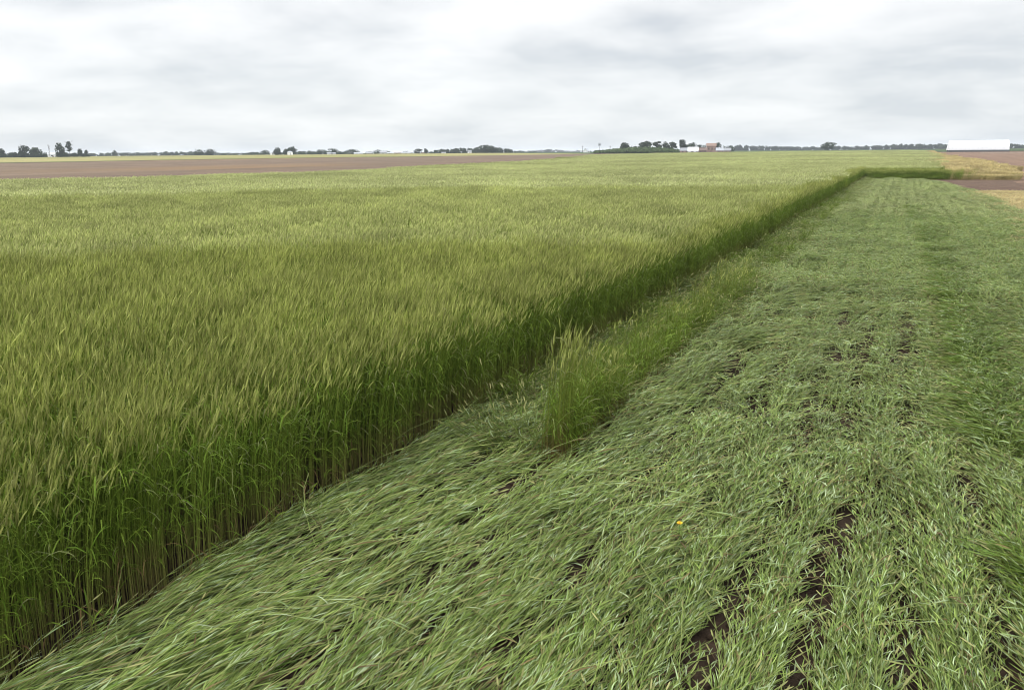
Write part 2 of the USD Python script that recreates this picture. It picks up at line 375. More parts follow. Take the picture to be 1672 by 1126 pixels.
def rye_patch(seed, size, n, height=1.28, detail=2, low=0.0, wide=1.0, head=HEAD, stem_up=STEM_UP, stem_low=STEM_LOW, lean=(0.07, 0.03), thin=1.0, ears=True, leafy=1.0):
    """Standing rye over a square of SIZE metres. detail 2: whole plants, 1: simpler, 0: only what shows from afar."""
    rng = np.random.default_rng(seed); pl = Plants()
    xy = rng.uniform(-size / 2, size / 2, (n, 2))
    h = height * (1 + rng.normal(0, 0.06, n)).clip(0.72, 1.15)
    lx, ly = lean[0] + rng.normal(0, 0.042, n), lean[1] + rng.normal(0, 0.042, n)
    k = {2: 5, 1: 3, 0: 2}[detail]
    t = np.linspace(low, 1, k)[None, :]
    bend = t ** 2.2
    P = np.stack([xy[:, :1] + lx[:, None] * bend * h[:, None], xy[:, 1:] + ly[:, None] * bend * h[:, None], h[:, None] * t * (1 - 0.04 * bend)], -1)
    cu, cl = colours(rng, n, *stem_up), colours(rng, n, *stem_low)
    C = lerp(cl[:, None], cu[:, None], np.clip((t[..., None] - 0.08) / 0.4, 0, 1))
    if detail == 2:
        pl.tube(P, np.full((n, k), 0.0021 * wide) * np.linspace(1.15, 0.8, k), C)
    else:
        D = P[:, -1] - P[:, 0]
        pl.ribbon(P, np.full((n, k), 0.0045 * wide), side_of(D / np.linalg.norm(D, axis=1, keepdims=True), rng), C)
    top = P[:, -1]
    # the ear and its awns, bending on in the direction of the wind
    d = np.stack([lx * 2.4 + rng.normal(0, 0.1, n), ly * 2.4 + rng.normal(0, 0.1, n), np.ones(n)], -1); d /= np.linalg.norm(d, axis=1, keepdims=True)
    L = rng.uniform(0.085, 0.125, n); hc = colours(rng, n, *head, 0.32)
    droopv = np.stack([d[:, 0] * 0.35, d[:, 1] * 0.35, -0.12 * np.ones(n)], -1)
    u = np.array([0, 0.25, 0.7, 1.0])[None, :]
    E = top[:, None] + d[:, None] * (L[:, None] * u)[..., None] + droopv[:, None] * (L[:, None] * u ** 2)[..., None]
    hw = wide * thin
    if not ears:
        pass
    elif detail == 2:
        pl.tube(E, np.array([0.0028, 0.0056, 0.005, 0.0012])[None] * np.ones((n, 1)) * hw, np.repeat(hc[:, None], 4, 1) * np.array([0.9, 1.0, 1.05, 1.1])[None, :, None], sides=4)
        na = 7
        o = E[:, [1, 1, 2, 2, 2, 3, 3]].reshape(-1, 3)
        ad = np.repeat(d, na, 0) + rng.normal(0, 0.13, (n * na, 3)); ad /= np.linalg.norm(ad, axis=1, keepdims=True)
        AL = rng.uniform(0.04, 0.07, n * na)
        AP = o[:, None] + ad[:, None] * (AL[:, None] * np.array([0, 1.0])[None])[..., None]
        pl.ribbon(AP, np.array([0.0017, 0.0005])[None] * np.ones((n * na, 1)), side_of(ad, rng), np.repeat(np.repeat(hc, na, 0)[:, None], 2, 1) * 1.1)
    else:
        sd = side_of(d, rng)
        pl.ribbon(E, np.array([0.006, 0.014, 0.013, 0.003])[None] * np.ones((n, 1)) * hw, sd, np.repeat(hc[:, None], 4, 1))
        if detail == 1:
            pl.ribbon(E, np.array([0.006, 0.014, 0.013, 0.003])[None] * np.ones((n, 1)) * hw, np.cross(d, sd), np.repeat(hc[:, None], 4, 1))
    # leaves
    levels = {2: (0.22, 0.42, 0.62, 0.8), 1: (0.5, 0.75), 0: (0.72,)}[detail]
    for q, lev in enumerate(levels):
        keep = rng.random(n) < (0.6 if not detail else (0.3 if lev < 0.35 else 0.85) * leafy)
        m = int(keep.sum()); lv = lev + rng.uniform(-0.08, 0.08, m)
        b = np.stack([xy[keep, 0] + lx[keep] * lv ** 2.2 * h[keep], xy[keep, 1] + ly[keep] * lv ** 2.2 * h[keep], h[keep] * lv], -1)
        col = colours(rng, m, *LEAF, 0.25)
        if lev < 0.35:
            dry = rng.random(m) < 0.45
            col[dry] = colours(rng, int(dry.sum()), *LEAF_DRY)
        else:
            pale = rng.random(m) < 0.10
            col[pale] = colours(rng, int(pale.sum()), (0.16, 0.21, 0.07), (0.22, 0.24, 0.11))
        add_leaves(pl, rng, b, rng.uniform(0, 2 * np.pi, m), rng.uniform(0.16, 0.30, m), rng.uniform(0.006, 0.0105, m) * wide, rng.uniform(0.65, 1.05, m), rng.uniform(0.35, 1.25, m), col, 5 if detail == 2 else 4 if detail else 3)
    return pl.arrays()


def lying_bundle(seed, n, length=1.05, spread=0.09, lift=0.09, fan=0.16, leaf_n=4, detail=2, wide=1.0, area=None, brown=0.055, pale_share=0.24, stem=LIE_STEM, leaf=LIE_LEAF):
    """Stems pressed flat, roots near the origin and ears towards +y; AREA spreads the roots over a rectangle instead of a tuft."""
    rng = np.random.default_rng(seed); pl = Plants()
    if area:
        root = np.stack([rng.uniform(-area[0] / 2, area[0] / 2, n), rng.uniform(-area[1] / 2, area[1] / 2, n) - length * 0.5], -1)
    else:
        root = np.stack([rng.normal(0, spread, n), rng.normal(0, 0.12, n)], -1)
    ang = rng.normal(0, fan, n); L = length * rng.uniform(0.75, 1.15, n)
    k = 5 if detail == 2 else 3
    t = np.linspace(0, 1, k)[None, :]
    curve = rng.normal(0, 0.16, n)[:, None]
    a = ang[:, None] + curve * t
    s = L[:, None] * t
    zmax = lift * rng.uniform(0.15, 1.3, n)[:, None]
    z = zmax * (np.sin(np.pi * np.clip(t * rng.uniform(0.75, 1.05, n)[:, None], 0, 1)) * 0.8 + 0.25 * t) + 0.008
    P = np.stack([root[:, :1] + s * np.sin(a), root[:, 1:] + s * np.cos(a), z], -1)
    c = colours(rng, n, *stem, 0.2)
    br = rng.random(n) < brown
    c[br] = colours(rng, int(br.sum()), *LEAF_DRY)
    C = np.repeat(c[:, None], k, 1) * np.linspace(0.9, 1.05, k)[None, :, None]
    if detail == 2:
        pl.tube(P, np.full((n, k), 0.0021 * wide), C)
    else:
        pl.ribbon(P, np.full((n, k), 0.0062 * wide), np.stack([np.cos(ang), -np.sin(ang), rng.uniform(-.4, .4, n)], -1), C)
    # ears
    tip = P[:, -1]; d = P[:, -1] - P[:, -2]; d[:, 2] *= 0.3; d /= np.linalg.norm(d, axis=1, keepdims=True)
    EL = rng.uniform(0.08, 0.12, n); hc = colours(rng, n, (0.20, 0.24, 0.08), (0.32, 0.32, 0.13), 0.25)
    u = np.array([0, 0.3, 0.75, 1.0])[None]
    E = tip[:, None] + d[:, None] * (EL[:, None] * u)[..., None]
    if detail == 2:
        pl.tube(E, np.array([0.003, 0.0058, 0.005, 0.001])[None] * np.ones((n, 1)) * wide, np.repeat(hc[:, None], 4, 1), sides=4)
    else:
        pl.ribbon(E, np.array([0.005, 0.013, 0.011, 0.003])[None] * np.ones((n, 1)) * wide, np.stack([np.cos(ang), -np.sin(ang), rng.uniform(-.5, .5, n)], -1), np.repeat(hc[:, None], 4, 1))
    # leaves streaming along the stems
    for q in range(leaf_n):
        kk = 4
        f = rng.uniform(0.05, 0.9, n); idx = np.clip((f * (k - 1)).astype(int), 0, k - 2); fr = f * (k - 1) - idx
        b = P[np.arange(n), idx] * (1 - fr[:, None]) + P[np.arange(n), idx + 1] * fr[:, None]
        la = ang + rng.normal(0, 0.20, n); ll = rng.uniform(0.07, 0.21, n)
        tt = np.linspace(0, 1, kk)[None]
        rise = rng.uniform(-0.10, 0.13, n)[:, None]
        aa = la[:, None] + rng.normal(0, 0.16, n)[:, None] * tt
        LP = np.stack([b[:, :1] + ll[:, None] * tt * np.sin(aa), b[:, 1:2] + ll[:, None] * tt * np.cos(aa), np.maximum(b[:, 2:] + ll[:, None] * (rise * tt - (rise + 0.1) * tt ** 2), 0.004)], -1)
        col = colours(rng, n, *leaf, 0.42)
        dry = rng.random(n) < brown * 0.8
        col[dry] = colours(rng, int(dry.sum()), *LEAF_DRY)
        pale = rng.random(n) < pale_share
        col[pale] = colours(rng, int(pale.sum()), (0.25, 0.37, 0.15), (0.37, 0.46, 0.27))
        tilt = rng.uniform(-0.9, 0.9, n)
        S = np.stack([np.cos(la) * np.cos(tilt), -np.sin(la) * np.cos(tilt), np.sin(tilt)], -1)
        pl.ribbon(LP, np.array([0.7, 1.0, 0.75, 0.1])[None] * rng.uniform(0.0048, 0.0092, n)[:, None] * wide, S, np.repeat(col[:, None], kk, 1))
    return pl.arrays()


class Scatter:
    """A PointInstancer in the making."""

    def __init__(self, name, material, label, category):
        self.path = path_for(name)
        self.pi = UsdGeom.PointInstancer.Define(stage, self.path)
        tag(self.pi.GetPrim(), label, category, kind='stuff')
        self.material, self.protos, self.sets = material, [], {}
        self.pos, self.quat, self.scale, self.index = [], [], [], []

    def variants(self, key, made, material=None):
        self.sets[key] = []
        for V, F, C in made:
            n = len(self.protos)
            p = f'{self.path}/plant_{n:03d}'
            m = usdkit.mesh(stage, p, (V, F), material or self.material)
            UsdGeom.PrimvarsAPI(m).CreatePrimvar('tint', Sdf.ValueTypeNames.Color3fArray, 'vertex').Set(Vt.Vec3fArray.FromNumpy(C.astype(np.float32)))
            self.protos.append(p); self.sets[key].append(n)

    def put(self, key, rng, P, yaw, pitch=0.0, scale=1.0, zscale=None):
        n = len(P); yaw = np.broadcast_to(yaw, n); pitch = np.broadcast_to(pitch, n); s = np.broadcast_to(scale, n)
        # turn by pitch about local x, then by yaw about z
        cz, sz, cx, sx = np.cos(yaw / 2), np.sin(yaw / 2), np.cos(pitch / 2), np.sin(pitch / 2)
        self.quat.append(np.stack([cz * cx, cz * sx, sz * sx, sz * cx], -1))
        self.pos.append(P); self.scale.append(np.stack([s, s, s if zscale is None else np.broadcast_to(zscale, n)], -1))
        self.index.append(rng.choice(self.sets[key], n))

    def finish(self):
        pos, quat, sc, idx = (np.concatenate(x) for x in (self.pos, self.quat, self.scale, self.index))
        self.pi.CreatePrototypesRel().SetTargets([Sdf.Path(p) for p in self.protos])
        self.pi.CreatePositionsAttr(Vt.Vec3fArray.FromNumpy(pos.astype(np.float32)))
        self.pi.CreateOrientationsAttr(Vt.QuathArray([Gf.Quath(*map(float, q)) for q in quat]))
        self.pi.CreateScalesAttr(Vt.Vec3fArray.FromNumpy(sc.astype(np.float32)))
        self.pi.CreateProtoIndicesAttr(Vt.IntArray.FromNumpy(idx.astype(np.int32)))
        print(self.path, len(pos), 'copies of', len(self.protos))


def in_view(P, margin=0.0):
    """Keeps what could be seen from near the photograph's standpoint: a wide sector ahead."""
    q = (P - np.array([0, 0, CAM_H])) @ CAM_M
    return (-q[:, 2] > -1.0) & (np.abs(q[:, 0]) < 0.66 * np.maximum(-q[:, 2], 0) + 2.5 + margin)


def jgrid(rng, x0, x1, y0, y1, s, jit=0.5):
    X, Y = np.meshgrid(np.arange(x0, x1, s) + s / 2, np.arange(y0, y1, s) + s / 2)
    P = np.stack([X.ravel(), Y.ravel()], -1) + rng.uniform(-jit, jit, (X.size, 2)) * s
    return P


def ground3(P, dz=0.0):
    return np.concatenate([P, (land(P[:, 0], P[:, 1]) + dz)[:, None]], -1)


from shapely import Polygon, contains_xy


def inside(P, poly):
    return contains_xy(Polygon(poly), P[:, 0], P[:, 1])


def rye_edge(y):
    """Where the standing rye begins, x at y (a slightly uneven line)."""
    return np.interp(y, [0, 3, 5, 8, 10.6, 16.4, 48, 97], [-4.55, -4.55, -4.56, -4.58, -4.4, -4.3, -4.0, -3.85]) + 0.22 * fnoise(y * 0 + 3.3, y, 0.9, 21, 3) + 0.3 * sm((y - 14) / 10) * fnoise(y * 0 + 1.3, y, 0.23, 22, 2)


# ------------------------------------------------------------------ standing rye
rng = np.random.default_rng(7)
rye = Scatter('standing_rye', M_RYE, 'tall green rye with olive ears, standing dense left of the rolled strip', 'rye')
rye.variants('near', [rye_patch(100 + i, 0.6, 140, head=HEAD_NEAR) for i in range(10)])
rye.variants('edge', [rye_patch(130 + i, 0.22, 13, height=1.22, head=HEAD_NEAR) for i in range(10)])
rye.variants('mid', [rye_patch(200 + i, 1.2, 420, detail=1, low=0.1, wide=1.1, head=HEAD_MID) for i in range(7)])
rye.variants('far', [rye_patch(300 + i, 3.4, 1500, detail=0, low=0.4, wide=2.2, thin=1.3) for i in range(6)])
rye.variants('farthest', [rye_patch(400 + i, 11.0, 3200, detail=0, low=0.35, wide=6.0, thin=1.5) for i in range(5)])
FIELD = RYE_LEFT + [(4, 486), (8.2, 360), (7.0, 250), (5.6, 150), (4.3, 110), (3.9, 97), (-3.85, 97.0)] + [(float(rye_edge(np.array([y]))[0]), y) for y in range(94, 0, -1)] + [(-4.55, -6), (-30, -6)]


def tall(P):
    return 1.0 + 0.16 * fnoise(P[:, 0], P[:, 1], 0.35, 5, 3) + 0.10 * fnoise(P[:, 0], P[:, 1] * 0.4, 0.06, 6, 2)


def stand(key, s, x0, x1, y0, y1, r0, r1, half, yawj=0.35):
    P = jgrid(rng, x0, x1, y0, y1, s, 0.35)
    r = np.hypot(P[:, 0], P[:, 1]) + rng.uniform(-0.5, 0.5, len(P)) * s
    P3 = ground3(P)
    k = (r >= r0) & (r < r1) & inside(P + np.array([half, 0]), FIELD) & inside(P, FIELD) & in_view(P3, 2 * s)
    P3 = P3[k]
    rye.put(key, rng, P3, rng.uniform(-yawj, yawj, len(P3)), 0.0, 1.0, tall(P[k]))


stand('near', 0.5, -24, -4, 0, 24, 0, 17, 0.26)
stand('mid', 1.0, -60, -3, 0, 60, 17, 44, 0.55)
stand('far', 2.6, -122, 12, 0, 140, 44, 125, 1.6, 0.3)
stand('farthest', 7.5, -130, 14, 30, 490, 125, 500, 3.0, 0.25)
# the ragged front along the rolled strip and along the far end of the strip
y = np.concatenate([np.arange(1.2, 18, 0.04), np.arange(18, 95, 0.045)])
P = np.stack([rye_edge(y) - rng.uniform(0.0, 1.0, len(y)) ** 1.2 * 0.75 + 0.06, y], -1)
k = in_view(ground3(P), 1)
rye.put('edge', rng, ground3(P[k]), rng.uniform(-0.7, 0.7, k.sum()), 0.0, 1.0, tall(P[k]) * rng.uniform(0.86, 1.04, k.sum()))
x = rng.uniform(-4.2, 6.5, 900)
P = np.stack([x, 94.4 + 0.7 * fnoise(x, x * 0, 0.8, 61, 3) + rng.uniform(0, 2.4, 900)], -1)
P = P[P[:, 0] < 3.2 + rng.exponential(0.9, len(P))]
rye.put('edge', rng, ground3(P), rng.uniform(-0.7, 0.7, len(P)), 0.0, 1.5, rng.uniform(0.55, 0.9, len(P)))
rye.finish()

# ripe margin: the same crop, dry and yellow, at the right edge of the far field
ripe = Scatter('ripe_rye', M_STRAW, 'dry yellow margin of rye beside the reddish brown field', 'rye')
ripe.variants('far', [rye_patch(500 + i, 1.3, 330, height=1.1, detail=0, low=0.02, wide=2.2, thin=1.2, head=RIPE, stem_up=RIPE, stem_low=RIPE, lean=(0.2, 0.05)) for i in range(4)])
P = np.concatenate([jgrid(rng, 3.0, 12.5, 95, 180, 0.8, 0.5), jgrid(rng, 3.0, 12.5, 180, 470, 1.6, 0.5)])
lim = np.interp(P[:, 1], [95, 150, 360], [9.6, 10.6, 10.9]) + fnoise(P[:, 0], P[:, 1], 0.2, 8) * 2 + rng.normal(0, 0.5, len(P))
lo = rng.normal(0, 1.3, len(P)) + np.interp(P[:, 1], [95, 150, 250, 360, 470], [3.9, 5.2, 6.2, 7.4, 6.0]) + fnoise(P[:, 0], P[:, 1], 0.12, 9) * 4
k = (P[:, 0] < lim) & (P[:, 0] > lo)
ripe.put('far', rng, ground3(P[k]), rng.uniform(-0.5, 0.5, k.sum()), 0, 1.0, rng.uniform(0.75, 1.15, k.sum()) * np.where(P[k][:, 0] > 5.5, np.interp(P[k][:, 1], [95, 103], [0.45, 1.0]), 1.0))
ripe.finish()

# ------------------------------------------------------------------ rolled rye
FURROWS = [(-2.78, 7.4, 12.5, 0.075), (-1.5, 9.0, 11.0, 0.04), (0.25, 8.6, 10.5, 0.045), (-0.36, 12.4, 15.0, 0.05), (0.26, 12.0, 14.5, 0.05), (-0.82, 2.0, 6.0, 0.115), (-0.30, 2.0, 6.2, 0.085), (-0.31, 6.0, 6.7, 0.05), (0.27, 2.0, 5.5, 0.08), (-0.74, 7.4, 8.1, 0.05), (-0.40, 10.2, 11.8, 0.06), (0.24, 6.4, 7.2, 0.045),
           (-3.05, 3.3, 4.0, 0.10), (-2.58, 3.5, 4.5, 0.07), (-3.05, 6.1, 6.8, 0.09), (-3.72, 4.6, 5.6, 0.05), (-3.7, 6.2, 7.4, 0.05)]


def gap(P):
    """Distance-based chance (0..1) that nothing lies at P because the soil shows."""
    g = np.zeros(len(P))
    for x0, y0, y1, w in FURROWS:
        wob = 0.05 * fnoise(P[:, 1] * 0 + x0, P[:, 1], 1.1, 31, 2)
        inside_y = sm((P[:, 1] - y0 + 0.25) / 0.25) * sm((y1 + 0.1 - P[:, 1]) / 0.25)
        g = np.maximum(g, inside_y * (np.abs(P[:, 0] - x0 - wob) < w * 1.2 * (0.75 + 0.9 * np.abs(fnoise(P[:, 0], P[:, 1], 3.0, 33, 2)))))
    for x0 in (-3.05, -2.05, -1.4, -0.8, -0.3, 0.25, 0.8, 1.4, 2.0):      # the drill rows, where soil peeps out here and there
        wob = 0.08 * fnoise(P[:, 1] * 0 + x0, P[:, 1], 0.8, 35, 2)
        n = fnoise(P[:, 0] * 0 + 3 * x0, P[:, 1], 1.3, 37, 3)
        g = np.maximum(g, (np.abs(P[:, 0] - x0 - wob) < 0.075 * sm((n - 0.0) / 0.15)).astype(float))
    return g


def row_wave(x):
    """+1 on the drill rows where the stems lie thickest, -1 between them."""
    return np.cos(2 * np.pi * (x - 0.02) / 0.54)


def flow(P):
    """Direction the stems were rolled in: along the rows, fanning and swirling a little (yaw, + = towards -x)."""
    x = P[:, 0] + 0.4
    return np.where(x < 0, 0.03, 0.065) * np.clip(x, -3.5, 4.5) + (0.18 + 0.16 * sm((P[:, 1] - 9) / 10)) * fnoise(P[:, 0], P[:, 1] * 0.6, 0.55, 41, 2) + 0.16 * fnoise(P[:, 0], P[:, 1], 1.9, 42, 2)


def bed(P):
    """Height of the mat of stems."""
    ridge = 0.20 * np.exp(-((P[:, 0] + 2.55 - 0.02 * P[:, 1]) / 0.38) ** 2) * sm((P[:, 1] - 8.0) / 3)
    edge = 0.10 * np.exp(-((P[:, 0] + 3.9) / 0.4) ** 2) * sm((9 - P[:, 1]) / 3)
    return 0.01 + ridge + edge + 0.035 * (1 + row_wave(P[:, 0])) + 0.10 * np.clip(fnoise(P[:, 0], P[:, 1] * 0.5, 1.2, 43, 3) + 0.25, 0, 1)


def strip_right(y):
    return np.interp(y, [0, 43, 66, 84, 92, 95], [5.2, 5.05, 4.86, 3.2, 2.2, 1.9])


rolled = Scatter('rolled_rye', M_ROLLED, 'pale green rye rolled flat in a wide strip beside the standing rye', 'rye')
rolled.variants('bundle', [lying_bundle(600 + i, 9, spread=0.055, lift=0.08, leaf_n=15, fan=0.09, length=0.85) for i in range(14)])
rolled.variants('loose', [lying_bundle(640 + i, 4, lift=0.14, fan=0.5, spread=0.1, leaf_n=5) for i in range(8)])
GREENER = dict(stem=((0.11, 0.18, 0.022), (0.17, 0.23, 0.045)), leaf=((0.06, 0.13, 0.012), (0.145, 0.235, 0.042)), pale_share=0.1)
rolled.variants('green', [lying_bundle(760 + i, 10, fan=0.3, lift=0.16, leaf_n=12, length=0.7, **GREENER) for i in range(8)])
rolled.variants('mid', [lying_bundle(660 + i, 56, detail=1, wide=1.1, area=(0.33, 1.0), leaf_n=10, lift=0.15, fan=0.36, length=0.7) for i in range(8)])
rolled.variants('far', [lying_bundle(700 + i, 130, detail=1, wide=1.7, area=(0.34, 2.6), leaf_n=6, leaf=((0.105, 0.180, 0.035), (0.260, 0.340, 0.115)), stem=((0.17, 0.23, 0.06), (0.29, 0.33, 0.13)), lift=0.16, fan=0.25) for i in range(6)])


def lay(key, n_per_m2, x0, x1, y0, y1, pitch=(-0.015, 0.035), jitter=0.06, zup=0.0, keep=None, scale=(0.85, 1.1), near_gap=True, snap=False):
    n = int(n_per_m2 * (x1 - x0) * (y1 - y0))
    P = np.stack([rng.uniform(x0, x1, n), rng.uniform(y0, y1, n)], -1)
    if snap:      # far off, the stems are laid row by row
        P[:, 0] = np.round((P[:, 0] - 0.02) / 0.54) * 0.54 + 0.02 + rng.normal(0, 0.07, n)
    yaw = flow(P) * (0.5 if snap else 1.0) + rng.normal(0, jitter, n)
    mid = P + 0.5 * np.stack([-np.sin(yaw), np.cos(yaw)], -1)
    k = (mid[:, 0] < strip_right(mid[:, 1])) & (P[:, 1] < 94.5) & (mid[:, 0] > rye_edge(mid[:, 1]) + 0.02) & (P[:, 0] > rye_edge(P[:, 1]) - 0.15)
    if near_gap:
        for f in (0.12, 0.35, 0.6, 0.85):
            k &= ~(gap(P + f * np.stack([-np.sin(yaw), np.cos(yaw)], -1)) > 0.5)
    mat = np.clip(0.45 + 2.2 * fnoise(P[:, 0] * 2.2, P[:, 1], 2.0, 51, 2) + 1.0 * fnoise(P[:, 0], P[:, 1], 0.7, 52, 2), 0.42, 1.0) * (0.72 + 0.28 * row_wave(P[:, 0]))
    k &= rng.random(n) < mat
    if keep is not None:
        k &= keep(P)
    k &= in_view(ground3(mid), 1.5)
    P, yaw = P[k], yaw[k]
    rolled.put(key, rng, ground3(P, 0) + np.stack([0 * yaw, 0 * yaw, bed(P) * rng.uniform(0.1, 1.0, len(P)) + zup], -1), yaw, rng.normal(pitch[0], pitch[1], len(P)), rng.uniform(*scale, len(P)))


lay('bundle', 88, -5.0, 5.2, 1.6, 12)
lay('bundle', 74, -5.0, 5.2, 12, 20, jitter=0.12)
lay('loose', 8, -5.0, 5.2, 1.6, 20, (0.06, 0.08), 0.45)
lay('mid', 15.0, -5.0, 5.2, 19, 44, (0.0, 0.04), 0.12, near_gap=False, snap=True)
lay('far', 7.0, -5.0, 5.2, 42, 95, (0.0, 0.02), 0.06, near_gap=False, snap=True)
n = 1300                                        # the less flattened, greener wheel track right of the middle
yy = 6.0 + rng.random(n) ** 1.4 * 42
P = np.stack([np.interp(yy, [6, 15, 25, 48], [1.2, 1.32, 1.2, 0.7]) + rng.normal(0, 0.13, n), yy], -1)
P = P[(fnoise(P[:, 0], P[:, 1], 0.8, 81, 2) > -0.12) & in_view(ground3(P), 1)]
rolled.put('green', rng, ground3(P) + np.stack([0 * P[:, 0], 0 * P[:, 0], bed(P) + 0.02], -1), flow(P) + rng.normal(0, 0.3, len(P)), rng.normal(0.0, 0.05, len(P)), rng.uniform(0.8, 1.1, len(P)))
rolled.finish()

# leftover standing strip, and the half-flattened verge behind it
left = Scatter('leftover_rye', M_RYE, 'thin row of rye left standing with brown stem bases in the rolled strip', 'rye')
left.variants('tuft', [rye_patch(800 + i, 0.16, 7, height=1.12, leafy=0.6, head=HEAD_NEAR, stem_up=((0.14, 0.21, 0.028), (0.19, 0.245, 0.045)), stem_low=((0.22, 0.15, 0.06), (0.17, 0.10, 0.045)), lean=(0.05, 0.02)) for i in range(8)])
left.variants('shoot', [rye_patch(820 + i, 0.22, 12, height=0.55, ears=False, leafy=0.6, stem_up=((0.12, 0.195, 0.022), (0.17, 0.235, 0.035)), stem_low=((0.22, 0.13, 0.05), (0.17, 0.09, 0.04)), lean=(0.10, 0.0)) for i in range(8)])
n = 36
yy = 7.42 + rng.random(n) ** 1.6 * 2.4
xx = np.interp(yy, [7.4, 8, 9, 12], [-2.96, -3.02, -3.08, -3.08]) - np.abs(rng.normal(0, 0.07, n)) + 0.03
P = np.stack([xx, yy], -1)
left.put('tuft', rng, ground3(P), rng.uniform(-1, 1, n), rng.normal(0, 0.05, n), 1.0, np.interp(yy, [7.4, 8.2, 9.2, 10], [1.12, 0.98, 0.62, 0.5]) * rng.uniform(0.55, 1.1, n))
n = 70
yy = 8.6 + 10 * (np.round(rng.random(n) * 9) / 9 + rng.normal(0, 0.03, n))
P = np.stack([np.interp(yy, [8, 12, 19], [-3.2, -3.2, -3.1]) + rng.normal(0, 0.16, n), yy], -1)
left.put('tuft', rng, ground3(P), rng.uniform(-1, 1, n), rng.normal(0, 0.12, n), 1.0, rng.uniform(0.35, 0.8, n))
n = 360
yy = 7.5 + rng.random(n) ** 1.2 * 10.5
xx = np.interp(yy, [7.4, 9, 12, 18], [-2.93, -2.97, -2.95, -2.85]) - rng.random(n) ** 1.5 * np.interp(yy, [7.7, 8.6, 11, 18], [0.14, 0.4, 0.8, 0.6])
P = np.stack([xx, yy], -1)
left.put('shoot', rng, ground3(P), rng.uniform(-2, 2, n), rng.normal(0, 0.18, n), 1.0, np.interp(yy, [7.6, 9, 11, 14, 18], [1.1, 1.0, 0.9, 0.75, 0.6]) * rng.uniform(0.6, 1.1, n))
n = 1300
yy = 9.0 + rng.random(n) ** 1.3 * 55
xx = rye_edge(yy) + rng.random(n) ** 1.2 * np.interp(yy, [9, 16, 30, 64], [1.2, 1.5, 1.35, 0.8])
P = np.stack([xx, yy], -1)
P = P[fnoise(P[:, 0], P[:, 1], 1.1, 71, 2) > -0.02]
left.put('shoot', rng, ground3(P), rng.uniform(-2, 2, len(P)), rng.normal(0, 0.3, len(P)), rng.uniform(0.9, 1.3, len(P)), rng.uniform(0.35, 0.95, len(P)))
x = rng.uniform(-3.6, 3.9, 240)
P = np.stack([x, 93.6 + rng.uniform(0, 1.6, 240)], -1)
left.put('shoot', rng, ground3(P), rng.uniform(-2, 2, 240), 0.0, 2.0, rng.uniform(0.5, 1.3, 240))
left.finish()

verge = Scatter('tangled_rye', M_RYE, 'tangled half flattened rye along the foot of the standing rye', 'rye')
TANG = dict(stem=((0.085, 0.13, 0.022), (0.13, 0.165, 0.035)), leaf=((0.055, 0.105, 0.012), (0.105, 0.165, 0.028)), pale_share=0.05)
verge.variants('lean', [lying_bundle(840 + i, 9, length=0.95, fan=0.3, **TANG) for i in range(8)])
verge.variants('mat', [lying_bundle(860 + i, 42, detail=1, wide=1.6, area=(0.7, 0.7), lift=0.3, fan=0.8, **TANG) for i in range(6)])
n = 430
P = np.stack([rng.uniform(-4.5, -3.1, n), 8.3 + rng.random(n) ** 1.2 * 11], -1)
verge.put('lean', rng, ground3(P), rng.uniform(-1.2, 1.2, n), rng.uniform(0.0, 0.5, n), rng.uniform(0.6, 0.9, n))
n = 560
P = np.stack([0 * np.zeros(n), 14 + rng.random(n) * 78], -1)
P[:, 0] = rye_edge(P[:, 1]) + 0.1 + rng.random(n) ** 1.4 * np.interp(P[:, 1], [14, 20, 50, 92], [1.4, 1.5, 1.2, 0.8])
verge.put('mat', rng, ground3(P), rng.uniform(-1.5, 1.5, n), rng.uniform(-0.05, 0.5, n), rng.uniform(0.7, 1.05, n))
# a clump leaning out in front of the leftover row
n = 9
P = np.stack([rng.normal(-3.3, 0.10, n), rng.normal(7.25, 0.14, n)], -1)
verge.put('lean', rng, ground3(P), rng.normal(0.9, 0.25, n), rng.uniform(0.35, 0.7, n), rng.uniform(0.75, 0.95, n))
verge.finish()

straw = Scatter('straw_mulch', M_STRAW, 'pale yellow dry straw lying right of the rolled strip', 'straw')
DRY = dict(stem=RIPE, leaf=((0.38, 0.30, 0.12), (0.45, 0.37, 0.17)), brown=0.0)
straw.variants('far', [lying_bundle(900 + i, 200, detail=1, wide=2.4, area=(2.0, 2.0), leaf_n=3, lift=0.2, fan=0.6, **DRY) for i in range(4)])
n = 1500
P = np.stack([rng.uniform(4.4, 17, n), rng.uniform(30, 68, n)], -1)
k = P[:, 0] > strip_right(P[:, 1]) + 0.1 - np.abs(rng.normal(0, 0.7, len(P)))
P = P[k]
straw.put('far', rng, ground3(P), rng.uniform(-1, 1, len(P)), 0.0, rng.uniform(0.8, 1.1, len(P)))
straw.finish()

# clods of earth along the open furrows
clods = Scatter('soil_clods', M_SOIL, 'dark clods of earth in the open furrows of the rolled rye', 'soil')
made = []
for i in range(8):
    m = trimesh.creation.icosphere(2, 1.0); v = m.vertices.copy()
    v *= (0.65 + 0.7 * meshkit.fbm(v * 1.3 + 7 * i, 3, i))[:, None] * np.array([1.0, 0.85, 0.65])
    made.append((v, m.faces, np.full(v.shape, 0.05)))
clods.variants('clod', made)
n = 9000
pick = rng.integers(0, len(FURROWS), n); fx = np.array(FURROWS)[pick]
P = np.stack([fx[:, 0] + rng.normal(0, 0.16, n), rng.uniform(fx[:, 1] - 0.2, fx[:, 2] + 0.2)], -1)
P3 = ground3(P); P3[:, 2] += soil_relief(P[:, 0], P[:, 1]) - 0.02
clods.put('clod', rng, P3, rng.uniform(0, 6.28, n), rng.uniform(-0.5, 0.5, n), 0.007 + 0.03 * rng.random(n) ** 3)
clods.finish()

